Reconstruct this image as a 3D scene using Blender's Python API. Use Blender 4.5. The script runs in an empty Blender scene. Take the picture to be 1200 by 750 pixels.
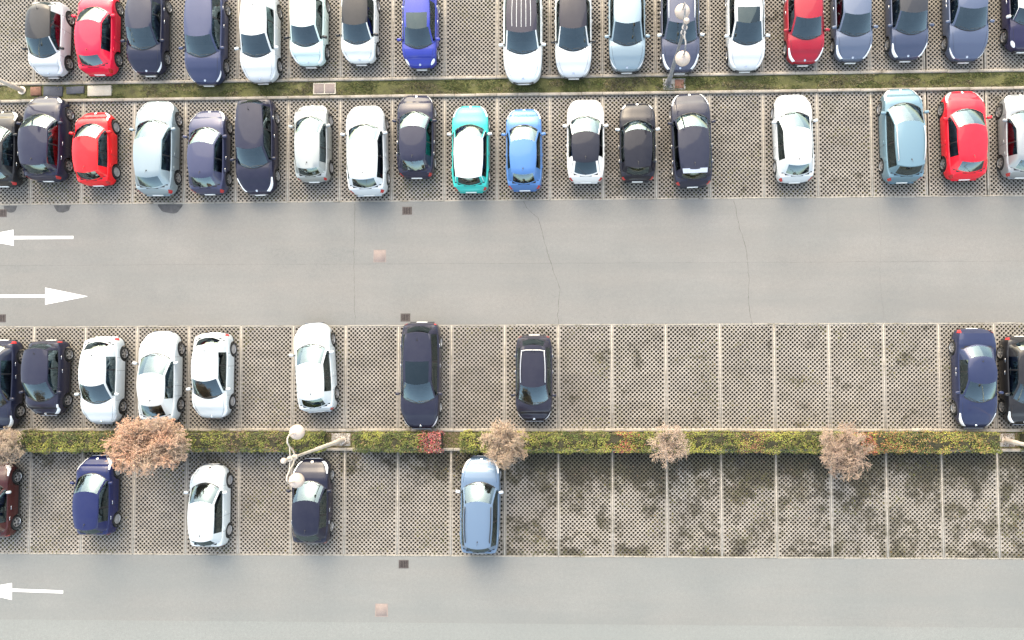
import bpy, bmesh, math, random
from mathutils import Matrix, Vector, noise
random.seed(7)
D = bpy.data
SC = bpy.context.scene
COL = SC.collection

# ------------------------------------------------------------------ camera
ax, ay, az = 0.0398, 0.0295, -0.0027
cam = D.cameras.new('camera'); cam.sensor_fit = 'HORIZONTAL'; cam.sensor_width = 36
cam.lens = 25.5; cam.shift_x = -0.0555; cam.shift_y = 0.0024
cam.clip_start = 0.5; cam.clip_end = 3000
camo = D.objects.new('camera', cam); COL.objects.link(camo)
camo.matrix_world = Matrix.Translation((26.866, -0.514, 33.81)) @ Matrix.Rotation(az, 4, 'Z') @ Matrix.Rotation(ay, 4, 'Y') @ Matrix.Rotation(ax, 4, 'X')
SC.camera = camo
SC.render.resolution_x, SC.render.resolution_y = 1024, 640

# ------------------------------------------------------------------ sky and sun
SUN_EL, SUN_ROT = math.radians(37), math.radians(-12)
w = D.worlds.new('World'); SC.world = w; w.use_nodes = True
nt = w.node_tree
sky = nt.nodes.new('ShaderNodeTexSky'); sky.sky_type = 'NISHITA'; sky.sun_disc = False
sky.sun_elevation = SUN_EL; sky.sun_rotation = SUN_ROT
sky.air_density = 1.0; sky.dust_density = 2.2; sky.ozone_density = 1.0
bg = nt.nodes['Background']; bg.inputs['Strength'].default_value = 0.15
hs = nt.nodes.new('ShaderNodeHueSaturation'); hs.inputs['Saturation'].default_value = .8      # thin high haze
nt.links.new(sky.outputs[0], hs.inputs['Color']); nt.links.new(hs.outputs[0], bg.inputs[0])
sl = D.lights.new('sun', 'SUN'); sl.energy = 0.55; sl.angle = math.radians(80); sl.color = (1, .93, .84)
so = D.objects.new('sun', sl); COL.objects.link(so)
sd = Vector((math.sin(SUN_ROT) * math.cos(SUN_EL), math.cos(SUN_ROT) * math.cos(SUN_EL), math.sin(SUN_EL)))
so.rotation_euler = sd.to_track_quat('Z', 'Y').to_euler(); so.location = (20, 30, 40)
vs = SC.view_settings
vs.view_transform = 'Standard'; vs.look = 'None'; vs.gamma = 1; vs.use_curve_mapping = False
vs.exposure = 2.32
vs.use_white_balance = True; vs.white_balance_temperature = 7750; vs.white_balance_tint = 7

# ------------------------------------------------------------------ helpers
def mesh_obj(name, verts, faces, mats=None, parent=None, midx=None, smooth=False, sharp=None):
    me = D.meshes.new(name); me.from_pydata(verts, [], faces)
    if mats:
        for m in (mats if isinstance(mats, (list, tuple)) else [mats]): me.materials.append(m)
    if midx: me.polygons.foreach_set('material_index', midx)
    if smooth:
        me.polygons.foreach_set('use_smooth', [True] * len(me.polygons))
        if sharp: me.set_sharp_from_angle(angle=math.radians(sharp))
    me.update()
    return link(name, me, parent)
def link(name, me, parent=None, loc=None, rot=None, scale=None):
    o = D.objects.new(name, me); COL.objects.link(o)
    if parent: o.parent = parent
    if loc: o.location = loc
    if rot: o.rotation_euler = rot
    if scale: o.scale = scale
    return o
def empty(name, loc, rz=0):
    o = D.objects.new(name, None); COL.objects.link(o); o.location = loc; o.rotation_euler = (0, 0, rz); o.empty_display_size = .3
    return o
def tag(o, label=None, cat=None, group=None, kind=None):
    if label: o['label'] = label
    if cat: o['category'] = cat
    if group: o['group'] = group
    if kind: o['kind'] = kind
    return o
class MB:
    def __init__(s): s.v = []; s.f = []; s.m = []
    def add(s, v, f, m=0):
        n = len(s.v); s.v += [tuple(p) for p in v]; s.f += [tuple(i + n for i in q) for q in f]; s.m += [m] * len(f)
    def box(s, x0, x1, y0, y1, z0, z1, m=0):
        s.add([(x0,y0,z0),(x1,y0,z0),(x1,y1,z0),(x0,y1,z0),(x0,y0,z1),(x1,y0,z1),(x1,y1,z1),(x0,y1,z1)],
              [(0,3,2,1),(4,5,6,7),(0,1,5,4),(1,2,6,5),(2,3,7,6),(3,0,4,7)], m)
    def tube(s, pts, rad, n=8, m=0, caps=True):
        pts = [Vector(p) for p in pts]; N = len(pts)
        rad = rad if isinstance(rad, (list, tuple)) else [rad] * N
        V = []; F = []
        for i, p in enumerate(pts):
            d = (pts[min(i + 1, N - 1)] - pts[max(i - 1, 0)])
            d = d.normalized() if d.length > 1e-9 else Vector((0, 0, 1))
            a = d.orthogonal().normalized() if i == 0 else (a - d * a.dot(d)).normalized()
            b = d.cross(a)
            for k in range(n):
                t = 2 * math.pi * k / n
                V.append(p + (a * math.cos(t) + b * math.sin(t)) * rad[i])
        for i in range(N - 1):
            for k in range(n):
                F.append((i*n+k, i*n+(k+1) % n, (i+1)*n+(k+1) % n, (i+1)*n+k))
        if caps: F.append(tuple(range(n-1, -1, -1))); F.append(tuple((N-1)*n+k for k in range(n)))
        s.add(V, F, m)
    def lathe(s, prof, n=24, axis='Z', m=0):
        V = []; F = []
        for r, h in prof:
            for k in range(n):
                t = 2 * math.pi * k / n; c, q = r * math.cos(t), r * math.sin(t)
                V.append((c, q, h) if axis == 'Z' else (c, h, q))
        for i in range(len(prof) - 1):
            for k in range(n):
                q = (i*n+k, i*n+(k+1) % n, (i+1)*n+(k+1) % n, (i+1)*n+k)
                F.append(q if axis == 'Z' else q[::-1])
        s.add(V, F, m)
    def build(s, name, mats, parent=None, smooth=False, sharp=40):
        return mesh_obj(name, s.v, s.f, mats, parent, s.m, smooth, sharp)
def rbox(x, y, z, bev, seg=2):
    bm = bmesh.new(); bmesh.ops.create_cube(bm, size=1)
    bmesh.ops.scale(bm, vec=(x, y, z), verts=bm.verts)
    bmesh.ops.bevel(bm, geom=bm.edges[:] , offset=bev, segments=seg, affect='EDGES', profile=.5)
    me = D.meshes.new('rounded'); bm.to_mesh(me); bm.free()
    me.polygons.foreach_set('use_smooth', [True] * len(me.polygons)); me.set_sharp_from_angle(angle=math.radians(50))
    return me
def pchip(xs, ys):
    n = len(xs); h = [xs[i+1]-xs[i] for i in range(n-1)]; d = [(ys[i+1]-ys[i])/h[i] for i in range(n-1)]
    m = [d[0]] + [0 if d[i-1]*d[i] <= 0 else 2*d[i-1]*d[i]/(d[i-1]+d[i]) for i in range(1, n-1)] + [d[-1]]
    def f(x):
        x = min(max(x, xs[0]), xs[-1]); i = 0
        while i < n-2 and x > xs[i+1]: i += 1
        t = (x-xs[i])/h[i]
        return (ys[i]*(1+2*t)*(1-t)**2 + m[i]*h[i]*t*(1-t)**2 + ys[i+1]*t*t*(3-2*t) + m[i+1]*h[i]*t*t*(t-1))
    return f
def lerp(a, b, t): return a + (b - a) * t

# ------------------------------------------------------------------ materials
MATS = {}
def newmat(name):
    m = D.materials.new(name); m.use_nodes = True
    return m, m.node_tree, m.node_tree.nodes['Principled BSDF']
def N(nt, t, **k):
    n = nt.nodes.new(t)
    for a, b in k.items():
        if a.startswith('i_'): n.inputs[a[2:].replace('_', ' ')].default_value = b
        else: setattr(n, a, b)
    return n
def ramp(nt, stops, interp='LINEAR'):
    r = nt.nodes.new('ShaderNodeValToRGB'); r.color_ramp.interpolation = interp
    e = r.color_ramp.elements
    while len(e) < len(stops): e.new(.5)
    for q, (p, c) in zip(e, stops): q.position = p; q.color = (*c, 1) if len(c) == 3 else c
    return r
def noise_col(nt, coord, scale, stops, detail=4, rough=.6, dist=0, vec_scale=None):
    tx = N(nt, 'ShaderNodeTexNoise', i_Scale=scale, i_Detail=detail, i_Roughness=rough, i_Distortion=dist)
    if vec_scale:
        mp = N(nt, 'ShaderNodeMapping'); mp.inputs['Scale'].default_value = vec_scale
        nt.links.new(coord, mp.inputs[0]); nt.links.new(mp.outputs[0], tx.inputs['Vector'])
    else: nt.links.new(coord, tx.inputs['Vector'])
    r = ramp(nt, stops); nt.links.new(tx.outputs[0], r.inputs[0])
    return r.outputs[0]
def mix(nt, a, b, fac, mode='MIX'):
    m = N(nt, 'ShaderNodeMix', data_type='RGBA', blend_type=mode)
    for k, v in ((0, fac), (6, a), (7, b)):
        if isinstance(v, (int, float)): m.inputs[k].default_value = v
        elif isinstance(v, tuple): m.inputs[k].default_value = (*v, 1)
        else: nt.links.new(v, m.inputs[k])
    return m.outputs[2]
def bump(nt, bs, h, strength=.4, dist=.01):
    b = N(nt, 'ShaderNodeBump', i_Strength=strength, i_Distance=dist); nt.links.new(h, b.inputs['Height']); nt.links.new(b.outputs[0], bs.inputs['Normal'])
def pos(nt): return N(nt, 'ShaderNodeNewGeometry').outputs['Position']
def simple(name, col, rough=.5, metal=0, var=.12, scale=6, coat=0, spec=.5):
    if name in MATS: return MATS[name]
    m, t, b = newmat(name)
    oc = N(t, 'ShaderNodeTexCoord').outputs['Object']
    lo = tuple(c * (1 - var) for c in col); hi = tuple(min(1, c * (1 + var)) for c in col)
    t.links.new(noise_col(t, oc, scale, [(.3, lo), (.7, hi)]), b.inputs['Base Color'])
    b.inputs['Roughness'].default_value = rough; b.inputs['Metallic'].default_value = metal
    b.inputs['Coat Weight'].default_value = coat; b.inputs['Specular IOR Level'].default_value = spec
    MATS[name] = m; return m
def paint(col, metal=.0, rough=.4):
    key = 'paint_%s_%s' % (col, metal)
    if key in MATS: return MATS[key]
    m, t, b = newmat('car_paint')
    p = pos(t)
    d = noise_col(t, p, 3.0, [(.35, (0, 0, 0)), (.8, (1, 1, 1))], detail=6)
    base = mix(t, col, tuple(lerp(c, .25, .025) for c in col), d)
    t.links.new(base, b.inputs['Base Color'])
    b.inputs['Metallic'].default_value = metal; b.inputs['Roughness'].default_value = rough
    b.inputs['Coat Weight'].default_value = 1; b.inputs['Coat IOR'].default_value = 1.36; b.inputs['Specular IOR Level'].default_value = .1
    rr = noise_col(t, p, 9.0, [(.3, (.02, .02, .02)), (.75, (.08, .08, .08))])
    t.links.new(rr, b.inputs['Coat Roughness'])
    MATS[key] = m; return m
def glass_mat(name='car_glass', tint=(.42, .5, .5), ior=2.15):
    if name in MATS: return MATS[name]
    m = D.materials.new(name); m.use_nodes = True; t = m.node_tree; t.nodes.remove(t.nodes['Principled BSDF'])
    tr = N(t, 'ShaderNodeBsdfTransparent'); tr.inputs[0].default_value = (*tint, 1)
    gl = N(t, 'ShaderNodeBsdfGlossy'); gl.inputs['Roughness'].default_value = .02
    p = N(t, 'ShaderNodeTexCoord').outputs['Object']
    c = noise_col(t, p, 5, [(.3, (.62, .84, .93)), (.7, (.72, .93, 1))]); t.links.new(c, gl.inputs[0])
    fr = N(t, 'ShaderNodeFresnel', i_IOR=ior); mx = N(t, 'ShaderNodeMixShader')
    t.links.new(fr.outputs[0], mx.inputs[0]); t.links.new(tr.outputs[0], mx.inputs[1]); t.links.new(gl.outputs[0], mx.inputs[2])
    t.links.new(mx.outputs[0], t.nodes['Material Output'].inputs[0])
    MATS[name] = m; return m

def asphalt(name, c0, c1, tint):
    m, t, b = newmat(name); p = pos(t)
    big = noise_col(t, p, .16, [(.36, tuple(c * .96 for c in c0)), (.64, tuple(c * 1.03 for c in c1))], detail=6, rough=.65)
    st = noise_col(t, p, .5, [(.38, (0, 0, 0)), (.7, (1, 1, 1))], detail=6, vec_scale=(.3, 1.2, 1))
    col = mix(t, big, tint, mix(t, (0, 0, 0), (.55, .55, .55), st))
    fine = noise_col(t, p, 26, [(.28, (.66, .66, .66)), (.72, (1.2, 1.2, 1.2))], detail=7, rough=.85)
    col = mix(t, col, fine, 1.0, 'MULTIPLY')
    mid = noise_col(t, p, 7, [(.3, (.90, .90, .90)), (.7, (1.06, 1.06, 1.06))], detail=5, rough=.7)
    col = mix(t, col, mid, 1.0, 'MULTIPLY')
    trk = noise_col(t, p, .9, [(.42, (0, 0, 0)), (.72, (1, 1, 1))], detail=5, rough=.6, vec_scale=(.06, 1.0, 1))
    col = mix(t, col, tuple(c * .86 for c in c0), mix(t, (0, 0, 0), (.6, .6, .6), trk))
    spot = noise_col(t, p, 2.2, [(.66, (0, 0, 0)), (.74, (1, 1, 1))], detail=8, rough=.75)
    col = mix(t, col, tuple(c * .8 for c in c0), mix(t, (0, 0, 0), (.5, .5, .5), spot))
    t.links.new(col, b.inputs['Base Color']); b.inputs['Roughness'].default_value = .85
    n = N(t, 'ShaderNodeTexNoise', i_Scale=90, i_Detail=3); t.links.new(p, n.inputs['Vector'])
    bump(t, b, n.outputs[0], .35, .006)
    return m
M_ASPH = asphalt('asphalt', (.160, .163, .156), (.194, .191, .180), (.200, .186, .170))
M_ASPH2 = asphalt('asphalt_lower', (.166, .176, .171), (.188, .193, .184), (.188, .183, .171))
M_ASPH3 = asphalt('asphalt_overlay', (.186, .200, .192), (.198, .208, .198), (.19, .195, .186))
M_GROUND = asphalt('ground', (.12, .12, .115), (.16, .155, .145), (.14, .13, .115))
M_TAR = simple('tar_patch', (.05, .05, .052), .75, var=.35, scale=4)
M_CRACK = simple('crack_filler', (.075, .07, .064), .9, var=.4, scale=12)

def paver_mat():
    m, t, b = newmat('grid_paver_concrete'); p = pos(t)
    base = noise_col(t, p, .35, [(.3, (.235, .217, .194)), (.7, (.30, .278, .25))], detail=4)
    fine = noise_col(t, p, 22, [(.3, (.72, .70, .68)), (.7, (1.15, 1.15, 1.15))], detail=5, rough=.75)
    col = mix(t, base, fine, 1.0, 'MULTIPLY')
    bk = N(t, 'ShaderNodeTexBrick', i_Scale=1.0, i_Mortar_Size=.004, i_Brick_Width=.6, i_Row_Height=.4, i_Bias=.0)
    bk.inputs['Color1'].default_value = (.84, .84, .84, 1); bk.inputs['Color2'].default_value = (1.12, 1.11, 1.1, 1); bk.inputs['Mortar'].default_value = (.75, .74, .72, 1)
    t.links.new(p, bk.inputs['Vector']); col = mix(t, col, bk.outputs[0], .8, 'MULTIPLY')
    dirt = noise_col(t, p, .9, [(.46, (0, 0, 0)), (.64, (.28, .28, .28)), (.80, (.5, .5, .5))], detail=10, rough=.8, vec_scale=(.6, 1.5, 1))
    col = mix(t, col, (.105, .09, .068), dirt)
    # moss and dirt growing over the concrete in patches, most of it in the little used bays; hedge shade painted in too
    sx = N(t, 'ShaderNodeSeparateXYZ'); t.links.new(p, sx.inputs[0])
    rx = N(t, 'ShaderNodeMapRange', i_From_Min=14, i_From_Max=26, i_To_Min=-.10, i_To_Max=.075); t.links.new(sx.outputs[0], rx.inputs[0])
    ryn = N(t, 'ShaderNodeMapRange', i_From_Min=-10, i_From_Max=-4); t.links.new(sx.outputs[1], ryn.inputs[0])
    ryr = ramp(t, [(0, (.42,) * 3), (.07, (.30,) * 3), (.42, (.26,) * 3), (.57, (.48,) * 3), (.68, (.74,) * 3), (.80, (.98,) * 3), (.93, (.02,) * 3)]); t.links.new(ryn.outputs[0], ryr.inputs[0])  # rises towards the hedge: moss plus the hedge's shade put into the colour
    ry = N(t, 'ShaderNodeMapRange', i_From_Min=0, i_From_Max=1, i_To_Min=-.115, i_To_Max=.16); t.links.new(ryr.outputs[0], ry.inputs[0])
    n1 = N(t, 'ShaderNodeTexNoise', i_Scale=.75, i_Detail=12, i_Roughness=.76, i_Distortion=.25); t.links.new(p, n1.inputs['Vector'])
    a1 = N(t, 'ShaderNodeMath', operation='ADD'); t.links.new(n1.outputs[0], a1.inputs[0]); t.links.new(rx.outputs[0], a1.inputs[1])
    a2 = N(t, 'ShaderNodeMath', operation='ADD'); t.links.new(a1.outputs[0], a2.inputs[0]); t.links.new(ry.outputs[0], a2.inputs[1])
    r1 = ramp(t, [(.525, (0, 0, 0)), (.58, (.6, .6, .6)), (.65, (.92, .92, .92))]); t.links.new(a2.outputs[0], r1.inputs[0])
    moss_shade_col = noise_col(t, p, 1.3, [(.35, (.045, .04, .03)), (.55, (.055, .05, .03)), (.7, (.085, .068, .05))], detail=5)
    col = mix(t, col, moss_shade_col, r1.outputs[0])
    ylw = noise_col(t, p, .8, [(.52, (0, 0, 0)), (.8, (.45, .45, .45))], detail=9, rough=.8)
    col = mix(t, col, (.19, .175, .085), ylw)
    t.links.new(col, b.inputs['Base Color']); b.inputs['Roughness'].default_value = .9
    n = N(t, 'ShaderNodeTexNoise', i_Scale=60, i_Detail=4); t.links.new(p, n.inputs['Vector']); bump(t, b, n.outputs[0], .4, .008)
    return m
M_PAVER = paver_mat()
def infill_mat():
    m, t, b = newmat('paver_infill_soil'); p = pos(t)
    c = noise_col(t, p, 1.1, [(.3, (.010, .008, .006)), (.52, (.016, .014, .010)), (.64, (.03, .028, .013)), (.78, (.07, .055, .038))], detail=8, rough=.75)
    f = noise_col(t, p, 30, [(.3, (.5, .5, .5)), (.7, (1.3, 1.3, 1.2))], detail=3)
    t.links.new(mix(t, c, f, 1.0, 'MULTIPLY'), b.inputs['Base Color']); b.inputs['Roughness'].default_value = 1
    return m
M_INFILL = infill_mat()
def concrete(name, c0, c1, scale=2.0, mossy=0.0):
    m, t, b = newmat(name); p = pos(t)
    c = noise_col(t, p, scale, [(.3, c0), (.7, c1)], detail=7, rough=.7)
    f = noise_col(t, p, 40, [(.3, (.82, .82, .8)), (.7, (1.1, 1.1, 1.1))], detail=4)
    c = mix(t, c, f, 1.0, 'MULTIPLY')
    if mossy:
        mm = noise_col(t, p, .9, [(.52, (0, 0, 0)), (.7, (mossy,) * 3)], detail=8, rough=.75)
        c = mix(t, c, (.10, .085, .055), mm)
    t.links.new(c, b.inputs['Base Color']); b.inputs['Roughness'].default_value = .88
    n = N(t, 'ShaderNodeTexNoise', i_Scale=50, i_Detail=4); t.links.new(p, n.inputs['Vector']); bump(t, b, n.outputs[0], .3, .006)
    return m
M_KERB = concrete('kerb_concrete', (.23, .20, .165), (.37, .335, .29), 1.6, .8)
M_LINE = concrete('bay_line_concrete', (.27, .245, .21), (.36, .33, .29), 1.2, .8)
M_EDGE = concrete('edging_concrete', (.20, .185, .16), (.32, .30, .265), 1.5, .95)
M_SLAB = concrete('pale_slab', (.38, .345, .28), (.48, .44, .37), 3)
M_PAD = concrete('pad_concrete', (.30, .28, .25), (.42, .39, .35), 3)
M_PINK = concrete('pink_cover', (.20, .16, .145), (.24, .195, .178), 4)
M_ROSE = concrete('rose_cover', (.205, .165, .15), (.25, .2, .182), 4)
M_BRICK = concrete('red_brick_cover', (.20, .085, .055), (.28, .14, .10), 5)
M_RUST = concrete('rusty_plate', (.13, .06, .038), (.20, .10, .07), 4)
M_SLATE = concrete('slate_plate', (.045, .05, .065), (.08, .085, .105), 3)
def soil_mat():
    m, t, b = newmat('verge_soil'); p = pos(t)
    c = noise_col(t, p, 1.1, [(.3, (.045, .04, .024)), (.48, (.085, .085, .032)), (.58, (.11, .11, .04)), (.70, (.22, .18, .12))], detail=9, rough=.78, dist=.4)
    f = noise_col(t, p, 26, [(.3, (.55, .55, .5)), (.7, (1.3, 1.3, 1.25))], detail=4)
    t.links.new(mix(t, c, f, 1.0, 'MULTIPLY'), b.inputs['Base Color']); b.inputs['Roughness'].default_value = 1
    n = N(t, 'ShaderNodeTexNoise', i_Scale=24, i_Detail=5); t.links.new(p, n.inputs['Vector']); bump(t, b, n.outputs[0], .7, .03)
    return m
M_SOIL = soil_mat()
def vcol_mat(name, rough=.7, trans=0):
    m, t, b = newmat(name)
    a = N(t, 'ShaderNodeAttribute', attribute_name='tone')
    f = noise_col(t, pos(t), 18, [(.3, (.8, .8, .8)), (.7, (1.15, 1.15, 1.15))])
    t.links.new(mix(t, a.outputs['Color'], f, 1.0, 'MULTIPLY'), b.inputs['Base Color']); b.inputs['Roughness'].default_value = rough
    return m
M_LEAF = vcol_mat('leaves')
M_BARK = simple('bark', (.115, .085, .065), .95, var=.35, scale=14)
def worn_paint():
    m, t, b = newmat('road_paint_white'); p = pos(t)
    c = noise_col(t, p, 4, [(.3, (.60, .60, .58)), (.7, (.76, .76, .74))], detail=6)
    k = noise_col(t, p, 7, [(.60, (0, 0, 0)), (.70, (.8, .8, .8))], detail=9, rough=.8)
    t.links.new(mix(t, c, (.2, .2, .19), k), b.inputs['Base Color']); b.inputs['Roughness'].default_value = .8
    return m
M_PAINTWHITE = worn_paint()
M_IRON = simple('cast_iron', (.085, .07, .066), .6, .5, var=.4, scale=20)
M_IRONB = simple('drain_void', (.02, .017, .016), 1)

# car materials
M_TRIM = simple('black_trim', (.012, .012, .014), .45)
M_PLASTIC = simple('grey_plastic', (.035, .035, .038), .6)
M_CABIN = simple('cabin_lining', (.022, .022, .025), .9, var=.3)
M_SEAT = simple('seat_cloth', (.05, .05, .058), .95, var=.3, scale=20)
M_DASH = simple('dashboard', (.035, .036, .04), .7, var=.2)
M_TYRE = simple('tyre_rubber', (.014, .014, .014), .8, var=.3)
M_RIM = simple('alloy_rim', (.55, .55, .56), .3, .8)
M_STEEL = simple('steel_wheel_cover', (.42, .42, .43), .4, .5)
M_CHROME = simple('chrome', (.75, .75, .76), .12, 1, var=.03)
M_LAMP = simple('headlamp_lens', (.80, .82, .84), .1, 0, coat=1)
M_TAIL = simple('tail_lamp_lens', (.42, .012, .015), .1, 0, coat=1)
M_PLATE = simple('number_plate', (.75, .75, .73), .4, var=.05)
M_GLASS = glass_mat()
M_GLASSD = glass_mat('privacy_glass', (.08, .09, .10), 1.9)
M_PANO = glass_mat('roof_glass', (.02, .022, .03), 1.7)
M_RAIL = simple('roof_rail_aluminium', (.62, .62, .62), .3, .7)

# ================================================================== SETTING
XL = lambda i: 2.5 * i if i <= 17 else (45.3 + 2.5 * (i - 18))        # bay lines, upper pair of rows
XB = lambda i: 2.5 * i + .372                                          # bay lines, lower pair of rows
X0, X1 = -7.5, 57.5
def sheet(name, x0, x1, y0, y1, z, mat, nx=1, ny=1, amp=0, thick=.1, sc=2.0):
    V = []; F = []
    for j in range(ny + 1):
        for i in range(nx + 1):
            x = lerp(x0, x1, i / nx); y = lerp(y0, y1, j / ny)
            V.append((x, y, z + (amp * noise.fractal(Vector((x * sc, y * sc, z)), 1, 2, 3) if amp else 0)))
    for j in range(ny):
        for i in range(nx):
            a = j * (nx + 1) + i; F.append((a, a + 1, a + nx + 2, a + nx + 1))
    return mesh_obj(name, V, F, mat, smooth=bool(amp))
tag(sheet('ground', -900, 950, -900, 900, -.16, M_GROUND), kind='structure')
def slab(name, x0, x1, y0, y1, z0, z1, mat):
    b = MB(); b.box(x0, x1, y0, y1, z0, z1); return tag(b.build(name, mat), kind='structure')
road = slab('road', X0, X1, .756, 6.573, -.15, 0, M_ASPH)
road2 = slab('road', X0, X1, -22, -10.0, -.15, 0, M_ASPH2)
over = mesh_obj('road_overlay', [(X0, -13.0, .005)] + [(x * .5, -13.02 + .025 * noise.noise(Vector((x * .3, 1, 0))), .006) for x in range(int(X0*2)+1, int(X1*2))] + [(X1, -13.02, .006), (X1, -22, .006), (X0, -22, .006)],
                [tuple(range(int(X1*2) - int(X0*2) + 3))[::-1]], M_ASPH3, road2)
road3 = slab('road', X0, X1, 17.52, 24, -.15, 0, M_ASPH)

# --- grid paving: one panel of perforated pavers per bay, one mesh for all alike bays
def panel_mesh(cols, rows):
    """perforated paving: round holes in a staggered lattice, each in its own diamond of concrete"""
    mb = MB(); W = cols * .2; Hh = rows * .1; r = .0585; q = r * .72
    ring = [(r, 0), (q, q), (0, r), (-q, q), (-r, 0), (-q, -q), (0, -r), (q, -q)]
    outer = [(.1, 0), (.05, .05), (0, .1), (-.05, .05), (-.1, 0), (-.05, -.05), (0, -.1), (.05, -.05)]
    for j in range(rows):
        odd = j % 2; cy = (j + .5) * .1; rc = r if 0 < j < rows - 1 else r * .8
        for i in range(cols - odd):
            cx = (i + .5) * .2 + .1 * odd; k_ = rc / r
            V = [(cx + a * k_, cy + b * k_, 0) for a, b in ring] + [(cx + a * k_ * .88, cy + b * k_ * .88, -.06) for a, b in ring]
            V += [(cx + a, min(max(cy + b, 0), Hh), 0) for a, b in outer]
            F = [(k, 8 + k, 8 + (k+1) % 8, (k+1) % 8) for k in range(8)] + [(k, (k+1) % 8, 16 + (k+1) % 8, 16 + k)[::-1] for k in range(8)]
            mb.add(V, F)
        if odd:
            for x, d in ((0, .1), (W, -.1)):
                t = [(x, max(cy - .1, 0), 0), (x + d, cy, 0), (x, min(cy + .1, Hh), 0)]; mb.add(t if d > 0 else t[::-1], [(0, 1, 2)])
    for i in range(cols + 1):
        x = i * .2
        mb.add([(max(x - .05, 0), 0, 0), (min(x + .05, W), 0, 0), (x, .05, 0)], [(0, 1, 2)])
    od = (rows - 1) % 2
    for i in range(cols + 1):
        x = i * .2 + .1 * od
        if x <= W + .01: mb.add([(max(x - .05, 0), Hh, 0), (x, Hh - .05, 0), (min(x + .05, W), Hh, 0)], [(0, 1, 2)])
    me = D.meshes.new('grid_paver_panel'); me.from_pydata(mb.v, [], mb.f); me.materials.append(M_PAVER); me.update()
    return me
PAN = {}
def strip_mesh(key, x, y, z, mat):
    if key not in PAN:
        b = rbox(x, y, z, .008, 1); b.materials.append(mat); PAN[key] = b
    return PAN[key]
def stones(parent, name, xa, xb, y, wdt, z0, z1, mat, step=1.0):
    me = strip_mesh((name, wdt, z1 - z0), step - .012, wdt, z1 - z0, mat)
    x = xa; k = 0
    while x < xb - .01:
        link(name, me, parent, (x + step / 2, y + random.uniform(-.006, .006), (z0 + z1) / 2 + random.uniform(-.005, .005)), (random.uniform(-.01, .01), 0, random.uniform(-.003, .003)))
        x += step
def bay_row(y0, rows, XF, i0, i1, edge_y):
    y1 = y0 + rows * .1
    s = tag(sheet('bay_paving', XF(i0), XF(i1), y0 - .04, y1 + .02, -.052, M_INFILL, 300, 25, .014, sc=1.6), kind='structure')
    for i in range(i0, i1):
        wd = XF(i + 1) - XF(i); cols = int(round((wd - .1) / .2))
        if (cols, rows) not in PAN: PAN[(cols, rows)] = panel_mesh(cols, rows)
        xc = (XF(i) + XF(i + 1)) / 2 - cols * .1
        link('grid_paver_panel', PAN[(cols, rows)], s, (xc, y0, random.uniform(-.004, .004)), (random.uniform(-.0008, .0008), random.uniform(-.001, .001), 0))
    lm = strip_mesh(('bay_line', rows), .08, rows * .1, .06, M_LINE)
    for i in range(i0, i1 + 1):
        link('bay_line', lm, s, (XF(i), (y0 + y1) / 2, -.024 + random.uniform(-.002, .003)))
    stones(s, 'edging_stone', XF(i0), XF(i1), edge_y, .075, -.08, .006, M_EDGE)
    return s
bay_row(12.535, 49, XL, -2, 21, 17.48)
bay_row(6.652, 49, XL, -2, 21, 6.612)
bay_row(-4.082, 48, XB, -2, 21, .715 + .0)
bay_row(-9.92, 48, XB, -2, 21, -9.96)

# --- kerbs and the two planted strips
for yk, xa in ((12.46, X0), (11.62, X0), (-4.155, X0), (-5.05, X0)):
    k = empty('kerb', (0, 0, 0)); tag(k, kind='structure')
    stones(k, 'kerb_stone', xa, X1 - .5, yk, .135, -.12, .11, M_KERB)
verge = tag(sheet('verge_soil', X0, X1, 11.69, 12.39, .035, M_SOIL, 420, 6, .05, sc=2.5), kind='structure')
bed = tag(sheet('hedge_bed_soil', X0, X1, -4.98, -4.23, .04, M_SOIL, 300, 6, .04, sc=2.5), kind='structure')

def cards(name, items, mat, parent=None):
    """items: (centre, normal, size_x, size_y, spin, colour); small bent leaf quads in one mesh"""
    V = []; F = []; C = []
    for c, n, sx, sy, sp, col in items:
        a = n.orthogonal().normalized(); b = n.cross(a)
        u = a * math.cos(sp) + b * math.sin(sp); v = n.cross(u)
        k = len(V)
        V += [c - u * sx, c - v * sy + n * sx * .15, c + u * sx - n * sx * .25, c + v * sy + n * sx * .15]
        F.append((k, k+1, k+2, k+3)); C += [(*col, 1)] * 4
    me = D.meshes.new(name); me.from_pydata(V, [], F); me.materials.append(mat)
    at = me.color_attributes.new('tone', 'FLOAT_COLOR', 'CORNER')
    at.data.foreach_set('color', [x for q in C for x in q]); me.update()
    return link(name, me, parent)
def jit(c, a=.25):
    k = random.uniform(1 - a, 1 + a); return tuple(max(.003, q * k * random.uniform(.9, 1.1)) for q in c)

# grass and moss of the upper strip
it = []
for _ in range(24000):
    x = random.uniform(-3, 50); y = random.uniform(11.72, 12.37)
    d = noise.fractal(Vector((x * .9, y * 2.2, 3)), 1, 2, 4)
    if d < -.05 + random.uniform(-.25, .25) or x < 2.6 and random.random() < .75: continue
    g = noise.noise(Vector((x * .4, y, 9)))
    col = jit((.085, .10, .026) if g > -.02 else (.17, .145, .075) if g > -.22 else (.09, .075, .045), .5)
    n = Vector((random.gauss(0, .7), random.gauss(0, .7), .6)).normalized()
    it.append((Vector((x, y, .05 + random.uniform(0, .05))), n, random.uniform(.025, .065), random.uniform(.009, .022), random.uniform(0, 6.28), col))
g = cards('grass', it, M_LEAF); tag(g, 'patchy olive grass and moss in narrow kerbed strip', 'grass', kind='stuff')

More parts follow.
